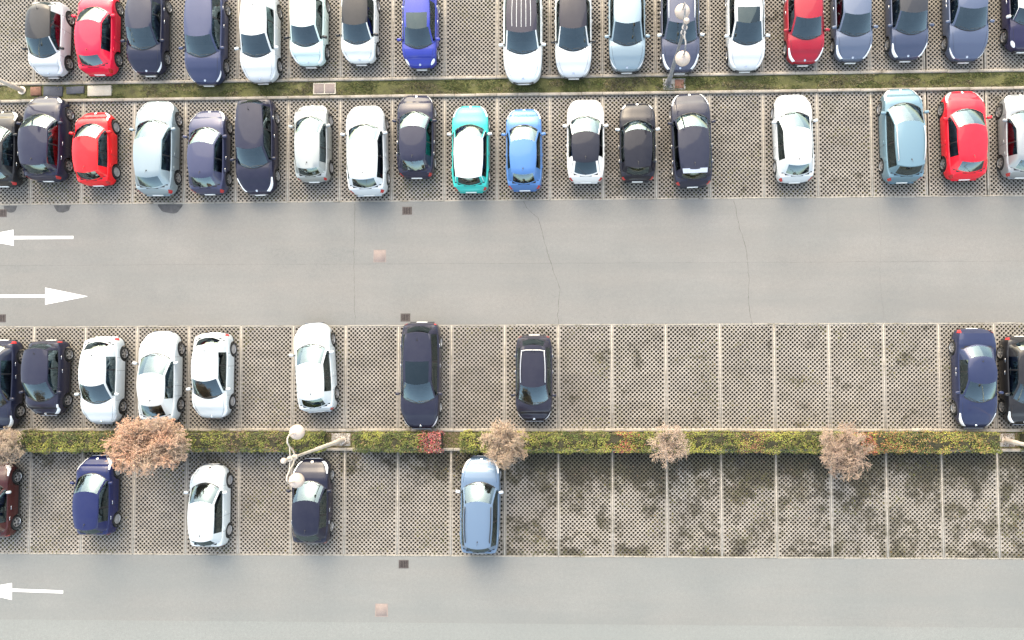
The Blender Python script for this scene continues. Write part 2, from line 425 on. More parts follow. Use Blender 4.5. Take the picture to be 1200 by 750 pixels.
# covers and plates set in the upper strip
def plate(name, x, y, sx, sy, z0, z1, mat, label=None, cat=None, group=None, rz=0):
    b = rbox(sx, sy, z1 - z0, .012, 1); b.materials.append(mat)
    o = link(name, b, None, (x, y, (z0 + z1) / 2), (0, 0, rz))
    if label: tag(o, label, cat, group)
    return o
plate('concrete_slab', 3.33, 12.07, 1.16, .5, -.05, .115, M_SLAB, 'long pale beige concrete slab in the narrow strip', 'slab', rz=.015)
plate('metal_plate', .18, 12.1, .52, .42, -.05, .09, M_RUST, 'rust brown metal plate lying in the strip by the lamp post', 'plate', rz=.04)
plate('slate_slab', 1.02, 12.08, .92, .48, -.05, .085, M_SLATE, 'dark blue grey slab next to the rusty plate', 'slab', rz=-.02)
plate('slate_slab', 2.12, 12.12, .85, .36, -.05, .095, M_SLATE, 'short dark slab beside the pale beige slab', 'slab', rz=.05)
t = empty('utility_cover', (14.26, 12.03, 0)); tag(t, 'twin pinkish utility covers in a pale concrete surround', 'utility cover')
b = MB(); b.box(-.54, .54, -.27, .27, -.06, .1); b.build('surround', M_SLAB, t)
for sx in (-.26, .26):
    me = rbox(.46, .44, .03, .01, 1); me.materials.append(M_PINK if sx < 0 else M_ROSE); link('cover', me, t, (sx, 0, .107))

# --- drains and manhole covers in the lanes
def drain(x, y, label, rz=0, sx=.46, sy=.38):
    t = empty('drain_grate', (x, y, 0), rz); tag(t, label, 'drain')
    b = MB()
    for a in ((-sx/2, sx/2, -sy/2, -sy/2+.045), (-sx/2, sx/2, sy/2-.045, sy/2), (-sx/2, -sx/2+.045, -sy/2+.045, sy/2-.045), (sx/2-.045, sx/2, -sy/2+.045, sy/2-.045)): b.box(*a, -.02, .008)
    b.build('frame', M_IRON, t)
    b = MB(); b.box(-sx/2+.04, sx/2-.04, -sy/2+.04, sy/2-.04, -.02, .002); b.build('void', M_IRONB, t)
    for k in range(5):
        xx = lerp(-sx/2+.08, sx/2-.08, k/4); b = MB(); b.box(xx-.017, xx+.017, -sy/2+.045, sy/2-.045, -.01, .007); b.build('bar', M_IRON, t)
drain(18.24, 6.15, 'dark square drain grate at the lane edge between the white crossover and turquoise car')
drain(18.19, 1.1, 'dark drain grate at the tail of the long black estate')
drain(18.18, -10.35, 'dark drain grate in the lower lane by the estate with black rails', 0)
drain(-1.27, 1.14, 'drain grate beside the shaft of the right pointing arrow')
drain(-1.37, 6.2, 'brownish drain grate beside the tar patches above the left pointing arrow')
def manhole(x, y, label, m):
    t = empty('manhole_cover', (x, y, 0)); tag(t, label, 'manhole cover')
    b = MB(); b.box(-.30, .30, -.30, .30, -.03, .004); b.build('frame', M_ROSE, t)
    me = rbox(.52, .52, .03, .006, 1); me.materials.append(m); link('cover', me, t, (0, 0, -.004))
manhole(16.95, 4.01, 'faded rose square manhole cover in the two way lane', M_ROSE)
manhole(17.16, -12.46, 'pinkish square manhole cover in the lane below the hedges', M_PINK)

# --- painted arrows, cracks and tar patches belong to the roads
def flat(name, pts, z, mat, parent, label=None):
    o = mesh_obj(name, [(x, y, z) for x, y in pts], [tuple(range(len(pts)))], mat, parent)
    if label: o['label'] = label
    return o
flat('arrow_marking', [(2.16, 4.93), (2.16, 5.07), (-.77, 5.09), (-.78, 5.40), (-2.8, 5.01), (-.75, 4.62), (-.76, 4.93)], .004, M_PAINTWHITE, road, 'white painted arrow pointing left')
flat('arrow_marking', [(-3.2, 2.13), (.865, 2.12), (.87, 1.78), (2.94, 2.17), (.85, 2.6), (.86, 2.27), (-3.2, 2.27)], .004, M_PAINTWHITE, road, 'white painted arrow pointing right')
flat('arrow_marking', [(2.09, -11.80), (2.09, -11.66), (-.37, -11.59), (-.38, -11.33), (-2.4, -11.68), (-.36, -12.12), (-.37, -11.73)], .004, M_PAINTWHITE, road2, 'white painted arrow pointing left')
def crack(pts, w, parent):
    P = []
    for i in range(len(pts) - 1):
        n = max(2, int(math.dist(pts[i], pts[i+1]) / .12))
        for k in range(n):
            t = k / n; x = lerp(pts[i][0], pts[i+1][0], t); y = lerp(pts[i][1], pts[i+1][1], t)
            P.append((x + .05 * noise.noise(Vector((x * 3, y * 3, 1))) + random.uniform(-.012, .012), y + .02 * noise.noise(Vector((y * 4, x, 2)))))
    P.append(pts[-1]); L = []; R = []
    horiz = abs(pts[-1][0] - pts[0][0]) > abs(pts[-1][1] - pts[0][1])
    for x, y in P:
        q = w * random.uniform(.3, .9)
        if horiz: L.append((x, y + q/2)); R.append((x, y - q/2))
        else: L.append((x - q/2, y)); R.append((x + q/2, y))
    V = [(x, y, .0035) for x, y in L] + [(x, y, .0035) for x, y in R]; n = len(P)
    mesh_obj('crack', V, [(i, n + i, n + i + 1, i + 1) if not horiz else (i, n+i, n+i+1, i+1) for i in range(n - 1)], M_CRACK, parent)
crack([(23.75, 6.55), (23.9, 6.25), (24.45, 5.75), (24.75, 4.6), (25.05, 3.6), (25.45, 2.4), (25.35, 1.1), (25.4, .78)], .026, road)
crack([(33.6, 6.5), (33.75, 5.6), (34.1, 4.3), (34.25, 3), (34.2, 1.6), (34.35, .8)], .024, road)
crack([(15.73, 6.5), (15.74, 4), (15.76, 2), (15.8, .8)], .018, road)
crack([(-6, 3.66), (8, 3.66), (20, 3.62), (34, 3.6), (50, 3.58)], .009, road)
crack([(40.2, 6.4), (40.35, 4.8), (40.25, 2.8), (40.4, .9)], .008, road)
def blob(x, y, rx, ry, parent, seed):
    pts = []
    for k in range(28):
        a = math.pi + math.pi * k / 27
        r = 1 + .22 * noise.noise(Vector((math.cos(a) * 1.5, math.sin(a) * 1.5, seed)))
        pts.append((x + rx * r * math.cos(a), y + ry * r * math.sin(a)))
    flat('tar_patch', pts, .0042, M_TAR, parent)
blob(-.95, 6.56, .33, .34, road, 1); blob(1.6, 6.56, .42, .36, road, 2); blob(6.85, 6.56, .62, .40, road, 3)

# ================================================================== LAMPS
M_POLE = simple('galvanised_pole', (.55, .48, .41), .45, .35, var=.15, scale=3)
M_POLED = simple('weathered_pole', (.24, .24, .25), .5, .4, var=.2, scale=3)
M_GLOBE = simple('opal_globe', (.50, .40, .335), .5, 0, var=.08, scale=2, coat=.4)
def lamp(x, y, mat, label, pad=True, rz=0):
    t = empty('street_lamp', (x, y, .06), rz); tag(t, label, 'street lamp', 'twin globe street lamps')
    b = MB(); b.tube([(0, 0, 0), (0, 0, .02)], .2, 16); b.build('base_plate', mat, t, True)
    b = MB(); b.tube([(0, 0, 0), (0, 0, .9), (0, 0, .95), (0, 0, 3.2), (0, 0, 3.25), (0, 0, 6.35)], [.115, .11, .085, .08, .062, .055], 16); b.build('pole', mat, t, True)
    b = MB(); b.lathe([(.001, 6.62), (.07, 6.6), (.11, 6.53), (.115, 6.47), (.09, 6.4), (.06, 6.35)][::-1], 16); b.build('finial', M_GLOBE, t, True)
    for z in (5.45, 5.9):
        b = MB(); b.lathe([(.06, z-.05), (.11, z-.05), (.11, z+.05), (.06, z+.05)], 16); b.build('collar', mat, t, True)
    for s in (-1, 1):
        p = [(0, s*.08, 5.45), (0, s*.28, 5.62), (0, s*.46, 5.95), (0, s*.64, 6.17), (0, s*.80, 6.18), (0, s*.92, 6.02), (0, s*.95, 5.58)]
        b = MB(); b.tube(p, .032, 8); b.tube([(0, s*.08, 5.9), (0, s*.45, 5.96)], .025, 8); b.build('arm', mat, t, True)
        g = MB(); prof = [(.001, 4.95)] + [(.30 * math.sin(a), 5.25 - .30 * math.cos(a)) for a in [math.pi * k / 14 for k in range(1, 14)]] + [(.06, 5.55), (.06, 5.60), (.001, 5.61)]
        g.lathe(prof, 24); o = g.build('globe', M_GLOBE, t, True, 80); o.location = (0, s*.95, 0)
    return t
plate('lamp_footing', 30.86, 12.03, 1.06, .54, -.06, .06, M_PAD, 'concrete footing with brick red cover under the lamp between the upper rows', 'footing')
plate('inspection_cover', 31.1, 12.03, .42, .42, .0, .085, M_BRICK, 'brick red square inspection cover beside a lamp base', 'cover')
lamp(30.58, 12.05, M_POLED, 'grey twin globe street lamp over the slate estate car')
lamp(15.27, -4.62, M_POLE, 'pale twin globe street lamp leaning over the hedge gap by the navy car')
lamp(45.75, -4.62, M_POLE, 'pale street lamp in the hedge gap beside the blue saloon')
lamp(-.51, 12.15, M_POLE, 'white street lamp post at the rusty plate in the kerbed strip')
for xx, lb in ((15.2, 'square concrete footing in the hedge gap above the navy hatchback'), (45.7, 'square concrete footing in the hedge gap below the black car')):
    plate('lamp_footing', xx, -4.6, .9, .6, -.06, .058, M_PAD, lb, 'footing')

# ================================================================== HEDGES
def hedge(name, xa, xb, label, red=None, dens=1500, cat='hedge', top=.92):
    t = empty(name, ((xa + xb) / 2, -4.6, .03)); tag(t, label, cat)
    cx, cy = t.location.x, t.location.y
    ya, yb = -5.09, -4.2
    # uneven dark core, added inside the leaves to block light
    nx = max(4, int((xb - xa) / .25)); V = []; F = []
    prof = [(-.30, .05), (-.36, .45), (-.31, .78), (0, .83), (.31, .78), (.36, .45), (.30, .05)]
    for i in range(nx + 1):
        x = lerp(xa + .06, xb - .06, i / nx)
        for (py, pz) in prof:
            q = .06 * noise.noise(Vector((x * 2, py * 4, pz * 3)))
            V.append((x - cx, py * (1 + q), pz * top / .92 + q))
    m = len(prof)
    for i in range(nx):
        for k in range(m - 1): F.append((i*m+k, (i+1)*m+k, (i+1)*m+k+1, i*m+k+1))
    F += [tuple(range(m)), tuple(nx*m + k for k in range(m))[::-1]]
    mesh_obj('light_block_core', V, F, simple('hedge_core', (.03, .028, .014), 1, var=.4, scale=9), t)
    it = []
    n = int((xb - xa) * dens)
    for _ in range(n):
        x = random.uniform(xa, xb)
        face = random.random()
        if face < .56: y = random.uniform(ya, yb); z = top; nn = Vector((0, 0, 1))
        elif face < .80: y = ya; z = random.uniform(.05, top); nn = Vector((0, -1, .3))
        elif face < .97: y = yb; z = random.uniform(.05, top); nn = Vector((0, 1, .3))
        else:
            x = random.choice((xa, xb)); y = random.uniform(ya, yb); z = random.uniform(.05, top); nn = Vector((-1 if x == xa else 1, 0, .3))
        lump = noise.fractal(Vector((x * 2.1, y * 2.4, z * 2)), 1, 2, 3)
        if lump < -.32 and random.random() < .7: continue
        d = .13 * lump - random.random() ** 2 * .10
        edge = max(0, abs(y + 4.64) - .33) + max(0, abs(z - .46 * top / .92) - .36)
        p = Vector((x, y, z)) + nn * d - Vector((0, (y + 4.64) * .18 * max(0, z - .7), 0))
        tone = noise.noise(Vector((x * .9, y * 1.5, 5))) + .5 * noise.noise(Vector((x * 3.1, y * 3, 2)))
        col = lerp_col((.064, .086, .018), (.27, .27, .054), min(1, max(0, .43 + tone * 1.1)))
        if random.random() < .12: col = (.22, .15, .075)
        for (rx, rw, strength, rc) in (red or []):
            if random.random() < strength * math.exp(-((x - rx) / rw) ** 2) * (1.1 + .8 * tone): col = rc
        nr = (nn + Vector((random.gauss(0, .55), random.gauss(0, .55), random.gauss(0, .4)))).normalized()
        s = random.uniform(.02, .046)
        it.append((p - Vector((cx, cy, .03)), nr, s, s * .6, random.uniform(0, 6.28), jit(col, .22)))
    cards('foliage', it, M_LEAF, t)
def lerp_col(a, b, t): return tuple(lerp(p, q, t) for p, q in zip(a, b))
RED = (.32, .09, .055); ORA = (.30, .17, .065)
hedge('hedge', -3.2, 14.55, 'clipped yellow green hedge running from the big orange tree to the lamp', [(5, .5, .4, ORA), (10.6, .5, .5, (.14, .09, .06)), (12.4, .4, .4, (.14, .09, .06))], 1500)
hedge('hedge', 16.05, 19.0, 'short clipped green hedge ending at the red shrub', None, 1600)
hedge('red_shrub', 19.02, 20.08, 'small clipped red leaved shrub at the end of the short hedge', [(19.75, .65, .85, (.33, .06, .06)), (19.9, .6, .35, (.32, .17, .15))], 1600, 'shrub')
hedge('hedge', 20.95, 45.1, 'long clipped hedge with orange red patches under three bare trees', [(28.4, .5, .35, RED), (34.2, .7, .4, (.20, .1, .05)), (39.3, .5, .5, RED), (39.6, 1.3, .15, RED), (40.4, 1.0, .22, ORA), (41.8, 1.4, .28, ORA), (44, .6, .18, ORA)], 1500)
hedge('hedge', 46.3, 50, 'olive hedge end beyond the lamp by the black car', None, 1300)
# litter of leaves on the bare gaps of the bed
it = []
for _ in range(900):
    x = random.choice((random.uniform(14.5, 16.1), random.uniform(20, 21), random.uniform(45, 46.3)))
    it.append((Vector((x, random.uniform(-4.96, -4.25), .075 + random.uniform(0, .02))), Vector((random.gauss(0, .3), random.gauss(0, .3), 1)).normalized(), .03, .02, random.uniform(0, 6.28), jit((.16, .11, .07), .4)))
tag(cards('leaf_litter', it, M_LEAF), 'dry brown leaves scattered on bare soil of the hedge gaps', 'leaf litter', kind='stuff')

# ================================================================== TREES
def tree(x, y, h, rx, ry, label, col, col2, nl=9, leaf=7, seed=1, zc=None, tw=(6, 6, 5), rough=1.0):
    rnd = random.Random(seed)
    t = empty('tree', (x, y, .03)); tag(t, label, 'tree', 'bare bushy trees in the hedge')
    zc = zc or h * .68; rz = h - zc
    tr = MB(); tr.tube([(0, 0, 0), (.02, .01, .5), (.0, .03, 1.0), (.03, 0, zc * .62)], [.085, .07, .06, .05], 8)
    V = []; F = []
    crown = MB(); leaves = []
    def inside(p):   # pull a point back into an uneven crown outline
        q = Vector((p.x / rx, p.y / ry, (p.z - zc) / rz)); l = q.length
        a = q.normalized() if l > 1e-6 else Vector((0, 0, 1))
        lim = 1 + .16 * rough * noise.noise(a * 2.2 + Vector((seed, 0, 0))) + .08 * rough * noise.noise(a * 6 + Vector((0, seed, 0)))
        if l > lim: q = q * (lim / l) * rnd.uniform(.93, 1.0)
        return Vector((q.x * rx, q.y * ry, q.z * rz + zc))
    def rdir(): return Vector((rnd.gauss(0, 1), rnd.gauss(0, 1), rnd.gauss(0, 1))).normalized()
    tips = []
    base = Vector((.03, 0, zc * .55))
    for i in range(nl):
        a = 2 * math.pi * (i + rnd.uniform(-.3, .3)) / nl; e = rnd.uniform(.15, .95)
        end = inside(Vector((rx * .62 * math.cos(a) * (1 - .4 * e), ry * .62 * math.sin(a) * (1 - .4 * e), zc + rz * (e - .35))))
        st = base + Vector((0, 0, rnd.uniform(-.3, .25)))
        mid = (st + end) / 2 + Vector((rnd.gauss(0, .08), rnd.gauss(0, .08), -.05))
        tr.tube([st, mid, end], [.036, .026, .016], 5, caps=False)
        for j in range(tw[0]):
            s2 = st.lerp(end, rnd.uniform(.35, 1)); d2 = ((end - st).normalized() * .7 + rdir() * .9).normalized()
            e2 = inside(s2 + Vector((d2.x * rx, d2.y * ry, d2.z * rz)) * rnd.uniform(.3, .5))
            tr.tube([s2, (s2 + e2) / 2 + rdir() * .04, e2], [.014, .010, .007], 4, caps=False)
            for k in range(tw[1]):
                s3 = s2.lerp(e2, rnd.uniform(.3, 1)); d3 = ((e2 - s2).normalized() * .6 + rdir()).normalized()
                e3 = inside(s3 + Vector((d3.x * rx, d3.y * ry, d3.z * rz)) * rnd.uniform(.2, .38))
                m3 = (s3 + e3) / 2 + rdir() * .03
                crown.tube([s3, m3, e3], [.0075, .006, .004], 3, caps=False)
                for q in range(tw[2]):
                    s4 = s3.lerp(e3, rnd.uniform(.2, 1)); d4 = ((e3 - s3).normalized() * .5 + rdir()).normalized()
                    e4 = inside(s4 + d4 * rnd.uniform(.12, .3))
                    crown.tube([s4, e4], [.005, .003], 3, caps=False)
                    for r in range(leaf):
                        p = s4.lerp(e4, rnd.random()) + rdir() * .025
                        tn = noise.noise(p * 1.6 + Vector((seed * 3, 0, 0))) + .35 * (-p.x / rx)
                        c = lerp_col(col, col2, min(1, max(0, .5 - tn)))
                        sz = rnd.uniform(.011, .025)
                        leaves.append((p, rdir(), sz, sz * .55, rnd.uniform(0, 6.28), jit(c, .3)))
    tr.build('trunk', M_BARK, t, True)
    tw_ = crown.build('crown', simple('twig_bark', (.40, .30, .23), .95, var=.3, scale=9), t)
    cards('dry_leaves', leaves, M_LEAF, tw_)
tree(7.37, -4.58, 3.4, 2.0, 1.46, 'wide bare tree with orange brown dry foliage over a white car tail', (.62, .36, .235), (.46, .34, .25), 17, 22, 3, tw=(8, 6, 6), rough=.4)
tree(.35, -4.7, 3.1, 1.35, 1.2, 'bare tan tree rising beside the dark red car', (.48, .37, .27), (.38, .29, .21), 10, 9, 5)
tree(23.09, -4.52, 2.9, 1.2, 1.15, 'rounded dense tan tree standing over the silver blue estate bonnet', (.46, .345, .245), (.36, .265, .18), 13, 13, 8, tw=(6, 6, 6), rough=.6)
tree(30.23, -4.62, 2.6, 1.05, 1.02, 'small sparse pale twiggy tree amid the long hedge', (.47, .37, .30), (.38, .29, .23), 8, 3, 11, tw=(5, 6, 6))
tree(37.8, -4.8, 3.1, 1.36, 1.32, 'pinkish brown bare tree next to the reddest hedge patch', (.36, .255, .195), (.29, .20, .15), 11, 8, 14, tw=(6, 6, 6))
# dry leaves blown under the trees and weeds rooted in the paver holes
it = []
for _ in range(900):
    tx = random.choice((7.4, .4, 23.1, 30.2, 37.8)); x = random.gauss(tx, 1.8); y = -5.15 - abs(random.gauss(0, 1.1)) if random.random() < .7 else -4.05 + abs(random.gauss(0, .9))
    if y < -9.8: continue
    it.append((Vector((x, y, .014 + random.uniform(0, .01))), Vector((random.gauss(0, .25), random.gauss(0, .25), 1)).normalized(), random.uniform(.015, .032), .016, random.uniform(0, 6.28), jit((.20, .13, .08), .45)))
tag(cards('fallen_leaves', it, M_LEAF), 'small dry brown leaves scattered on the paving near the bare trees', 'fallen leaves', kind='stuff')
it = []
for y0, off, ofx in ((12.535, 49, 0), (6.652, 49, 0), (-4.082, 48, .372), (-9.92, 48, .372)):
    for _ in range(9000):
        i = random.randint(-1, 19); j = random.randint(0, off - 1); k = random.randint(0, 11 - (j % 2))
        if ofx == 0 and i >= 17: continue
        x = 2.5 * i + ofx + .05 + (.1 if j % 2 else 0) + (k + .5) * .2; y = y0 + (j + .5) * .1
        d = noise.fractal(Vector((x * .45, y * .6, 4)), 1, 2, 4) + (.28 if min(j, off - j) < 3 else 0) + (.12 if y > 6 and x < 16 else 0)
        if d < .30 + random.uniform(-.12, .12): continue
        c = jit(random.choice(((.12, .12, .035), (.15, .125, .05), (.07, .08, .025))), .35)
        for q in range(3):
            it.append((Vector((x + random.gauss(0, .022), y + random.gauss(0, .022), .004 + random.uniform(-.02, .02))), Vector((random.gauss(0, .8), random.gauss(0, .8), .7)).normalized(), random.uniform(.025, .05), .014, random.uniform(0, 6.28), c))
tag(cards('weeds', it, M_LEAF), 'yellow green weeds and moss sprouting from the paver holes', 'weeds', kind='stuff')

# ================================================================== CARS
TYPES = {  # fractions of the length counted from the nose; heights
 'city':   dict(fc=.205, rf=.40, rr=.88, rb=.965, H=1.50, zc=.99, W=1.64, nose=.60),
 'hatch':  dict(fc=.245, rf=.44, rr=.85, rb=.955, H=1.47, zc=.97, W=1.72, nose=.60),
 'fast':   dict(fc=.25,  rf=.45, rr=.80, rb=.955, H=1.45, zc=.97, W=1.77, nose=.60),
 'mini':   dict(fc=.26,  rf=.40, rr=.88, rb=.955, H=1.42, zc=.96, W=1.68, nose=.66),
 'saloon': dict(fc=.27,  rf=.45, rr=.71, rb=.84,  H=1.43, zc=.96, W=1.74, nose=.60),
 'estate': dict(fc=.25,  rf=.42, rr=.90, rb=.968, H=1.49, zc=.98, W=1.80, nose=.60),
 'suv':    dict(fc=.255, rf=.42, rr=.87, rb=.96,  H=1.62, zc=1.08, W=1.82, nose=.70),
 'mpv':    dict(fc=.20,  rf=.42, rr=.89, rb=.965, H=1.60, zc=1.05, W=1.78, nose=.66),
}
CACHE = {}
def cached(key, fn):
    if key not in CACHE: CACHE[key] = fn()
    return CACHE[key]
def tyre_mesh():
    b = MB(); b.lathe([(.20, -.09), (.285, -.10), (.31, -.07), (.315, 0), (.31, .07), (.285, .10), (.20, .09)], 22, 'Y')
    b.lathe([(.001, -.05), (.2, -.05)], 22, 'Y')
    me = D.meshes.new('tyre'); me.from_pydata(b.v, [], b.f); me.materials.append(M_TYRE); me.polygons.foreach_set('use_smooth', [True]*len(me.polygons)); return me
def rim_mesh(kind):
    b = MB(); n = 5 if kind == 'alloy' else 9
    b.lathe([(.185, .02), (.205, .085), (.215, .092), (.205, .096), (.19, .085), (.18, .02)], 22, 'Y')
    b.lathe([(.05, .05), (.06, .085), (.04, .097), (.001, .1)], 12, 'Y')
    for k in range(n):
        a = 2*math.pi*k/n; c, s = math.cos(a), math.sin(a); w_ = .032 if kind == 'alloy' else .042
        P = []
        for r, ww, h in ((.04, w_*.8, .088), (.195, w_, .078)):
            for q in (-1, 1): P += [(r*c - q*ww*s, h, r*s + q*ww*c), (r*c - q*ww*s, h - .03, r*s + q*ww*c)]
        b.add(P, [(0, 2, 6, 4), (0, 4, 5, 1), (2, 3, 7, 6)])
    me = D.meshes.new('rim'); me.from_pydata(b.v, [], b.f); me.materials.append(M_RIM if kind == 'alloy' else M_STEEL); me.polygons.foreach_set('use_smooth', [True]*len(me.polygons)); me.set_sharp_from_angle(angle=.6); return me
def rb(name, x, y, z, bev, mat, seg=2):
    def f():
        me = rbox(x, y, z, bev, seg); me.materials.append(mat); return me
    return cached((name, x, y, z, mat.name), f)

def car(x, y, head, L, kind, col, label, metal=0, roof=None, pano=None, rails=None, rot=0, mirror=None, rim='alloy',
        dark_glass=False, ribs=False, spoiler=False, wiper=True, lamps='slant', W=None, H=None, antenna=True, hood_stripe=False, cat='car'):
    T = TYPES[kind]; W = W or T['W']; H = H or T['H']; zc = T['zc']; nose = T['nose']
    root = empty('parked_car', (x, y, 0), (math.pi/2 if head == 'u' else -math.pi/2) + math.radians(rot))
    tag(root, label, cat, 'cars parked in the bays')
    PM = paint(col, metal); RM = PM if roof is None else paint(roof, 0)
    fc, rf, rr, rbk = T['fc'], T['rf'], T['rr'], T['rb']
    X = lambda f: L/2 - f*L
    zt = pchip([0, .012, .04, .09, fc*.6, fc, .5, rbk-.04, rbk, rbk + (1-rbk)*.55, .992, 1] if kind != 'saloon' else [0, .012, .04, .09, fc*.6, fc, .5, rbk-.03, rbk, .955, .985, 1],
               [nose-.12, nose-.01, nose+.08, nose+.16, zc-.08, zc, zc-.03, zc-.05, zc-.075, zc-.24, nose+.02, nose-.1] if kind != 'saloon' else [nose-.12, nose-.01, nose+.08, nose+.16, zc-.08, zc, zc-.03, zc+.0, zc+.02, zc-.02, nose+.12, nose-.02])
    wp = pchip([0, .008, .03, .07, .14, .24, .36, .66, .82, .91, .955, .985, 1], [.34, .50, .68, .83, .94, .985, 1, 1, .98, .94, .885, .76, .46])
    bot = pchip([0, .03, .08, .92, .97, 1], [.30, .24, .20, .20, .26, .34])
    fw, rw = .195, .81
    wr = .315; sweep = .30
    def zs(f):
        b0 = bot(f)
        for c in (fw, rw):
            d = (f - c) * L
            if abs(d) < .375: b0 = max(b0, wr + math.sqrt(max(0, .375**2 - d*d)))
        return b0
    def sec(f):
        w_ = W/2 * wp(f); top = zt(f); s = zs(f); hgt = top - s; c = .028 * min(1, f / .08)
        ar = s > .36
        return [(0, top + c), (.35*w_, top + c*.95), (.70*w_, top + c*.75), (.86*w_, top - .004), (.955*w_, top - .045*min(1, hgt/.4)), (.99*w_, top - min(.13, .28*hgt)),
                (1.0*w_, max(s + .04, s + .52*hgt)), (.992*w_, s + (.02 if ar else .16*hgt)), (.965*w_, s), (.80*w_, s + .015), (0, s + .015)]
    def S(f, k):
        q = sec(f); k = min(max(k, 0), 9.999); i = int(k); t = k - i
        return Vector((X(f), lerp(q[i][0], q[i+1][0], t), lerp(q[i][1], q[i+1][1], t)))
    # ---- lower body
    tub0, tub1 = fc + (sweep + .0)/L, rbk - .24/L
    fs = [fc + .03/L, fc + .12/L, fc + .24/L, tub0 - .006, tub0, tub1, tub1 + .006, rbk - .06/L, rbk - .15/L, 0, .004, .012, .025, .04, .06, .08, fc*.55, fc*.8, fc, fc+.012, fc+.05, .4, .5, .6, rbk-.05, rbk-.014, rbk, lerp(rbk, 1, .35), lerp(rbk, 1, .7), .985, .993, .998, 1]
    for c in (fw, rw):
        fs += [c + .375/L*math.sin(math.pi*a/12)*s for a in range(0, 7) for s in (-1, 1)] + [c - .38/L, c + .38/L]
    fs = sorted(set(round(f, 5) for f in fs)); fs2 = [fs[0]]
    for f in fs[1:]:
        if f - fs2[-1] > .0012: fs2.append(f)
    if fs2[-1] < 1: fs2[-1] = 1
    V = []; F = []; MI = []
    nk = 11; full = 2*nk - 2
    for f in fs2:
        q = sec(f)
        if tub0 - .0005 < f < tub1 + .0005: q = [(0, .5), (.35*W/2, .5), (.70*W/2*wp(f), .52)] + q[3:]
        ring = [(yy, zz) for yy, zz in q] + [(-yy, zz) for yy, zz in q[-2:0:-1]]
        V += [(X(f), yy, zz) for yy, zz in ring]
    for i in range(len(fs2) - 1):
        fm = (fs2[i] + fs2[i+1]) / 2
        for k in range(full):
            a = i*full + k; b_ = i*full + (k+1) % full
            F.append((a, b_, b_ + full, a + full))
            kk = k if k < nk - 1 else full - 1 - k
            da, db = (fm - fc)*L, (rbk - fm)*L
            inside = kk <= 2 and da > (.02, .11, .24)[kk] and db > (.02, .05, .17)[kk]
            MI.append(2 if inside else 1 if kk >= 7 else 0)
    F.append(tuple(range(full))[::-1]); MI.append(0)
    F.append(tuple((len(fs2)-1)*full + k for k in range(full))); MI.append(0)
    # ---- greenhouse grid
    zf, zr = H - .035, H - (.075 if kind != 'fast' else .11)
    uw = [0, .045, .12, .3, .5, .7, .88, 1]; nr_ = [.12, .26, .40, .44, .56, .7, .85, 1]; ur = [.10, .3, .5, .7, .9, 1]
    G = []
    wb0 = W/2
    wroof = W/2 * (.70 if kind not in ('suv', 'mpv', 'mini') else .74)
    cowl = (X(fc) + .05, zc + .03); rbp = (X(rbk) + .0, zc + (.065 if kind == 'saloon' else -.02))
    rbase_y = .74 * W/2
    for u in uw:
        cxx = lerp(cowl[0], X(rf), u); cz = lerp(cowl[1], zf, u + .28*u*(1-u))
        rx_ = lerp(cowl[0] - sweep, X(rf) - .15, u); ry_ = lerp(.845*W/2, wroof, u**.9); rz_ = lerp(cowl[1] - .02, zf - .065, u + .22*u*(1-u))
        G.append((cxx, cz, rx_, ry_, rz_, 'w', u))
    for u in nr_:
        cxx = lerp(X(rf), X(rr), u); cz = lerp(zf, zr, u) + .05*4*u*(1-u)*.7
        rx_ = lerp(X(rf) - .15, X(rr) + .10, u); ry_ = wroof*(1 + .045*math.sin(math.pi*u)) * lerp(1, .90, u*u); rz_ = cz - .065
        G.append((cxx, cz, rx_, ry_, rz_, 'r', u))
    for u in ur:
        cxx = lerp(X(rr), rbp[0], u); cz = lerp(zr, rbp[1], u*.75 + .25*u*u)
        rx_ = lerp(X(rr) + .10, rbp[0] + .20, u); ry_ = lerp(wroof*.90, rbase_y, u); rz_ = lerp(zr - .065, rbp[1] - .01, u*.75 + .25*u*u)
        G.append((cxx, cz, rx_, ry_, rz_, 'b', u))
    tt = [0, .25, .5, .68, .82, .925, 1]; vv = [.09, .5, .955, 1]
    ncol = len(tt) + len(vv)
    half = []
    for (cxx, cz, rx_, ry_, rz_, z_, u) in G:
        row = []
        for t in tt: row.append(Vector((cxx + (rx_-cxx)*t*t, ry_*t, cz + (rz_-cz)*t**3)))
        f = (L/2 - rx_)/L; B = Vector((rx_, .915*W/2*wp(f), zt(f) - .03)); R = row[-1]
        if B.z > R.z - .004: B.z = R.z - .004
        for v in vv:
            p = R.lerp(B, v); p.y += .022*math.sin(math.pi*v)*min(1, (R.z-B.z)/.3); row.append(p)
        half.append(row)
    xA = X(rf); xC = X(rr) + (.22 if kind in ('hatch', 'fast', 'city', 'mini') else .08)
    if kind == 'saloon': xC = X(rr) + .11
    cls = {}
    def put(key, sgn, i, j):
        cls.setdefault(key, []).append((sgn, i, j))
    nG = len(G)
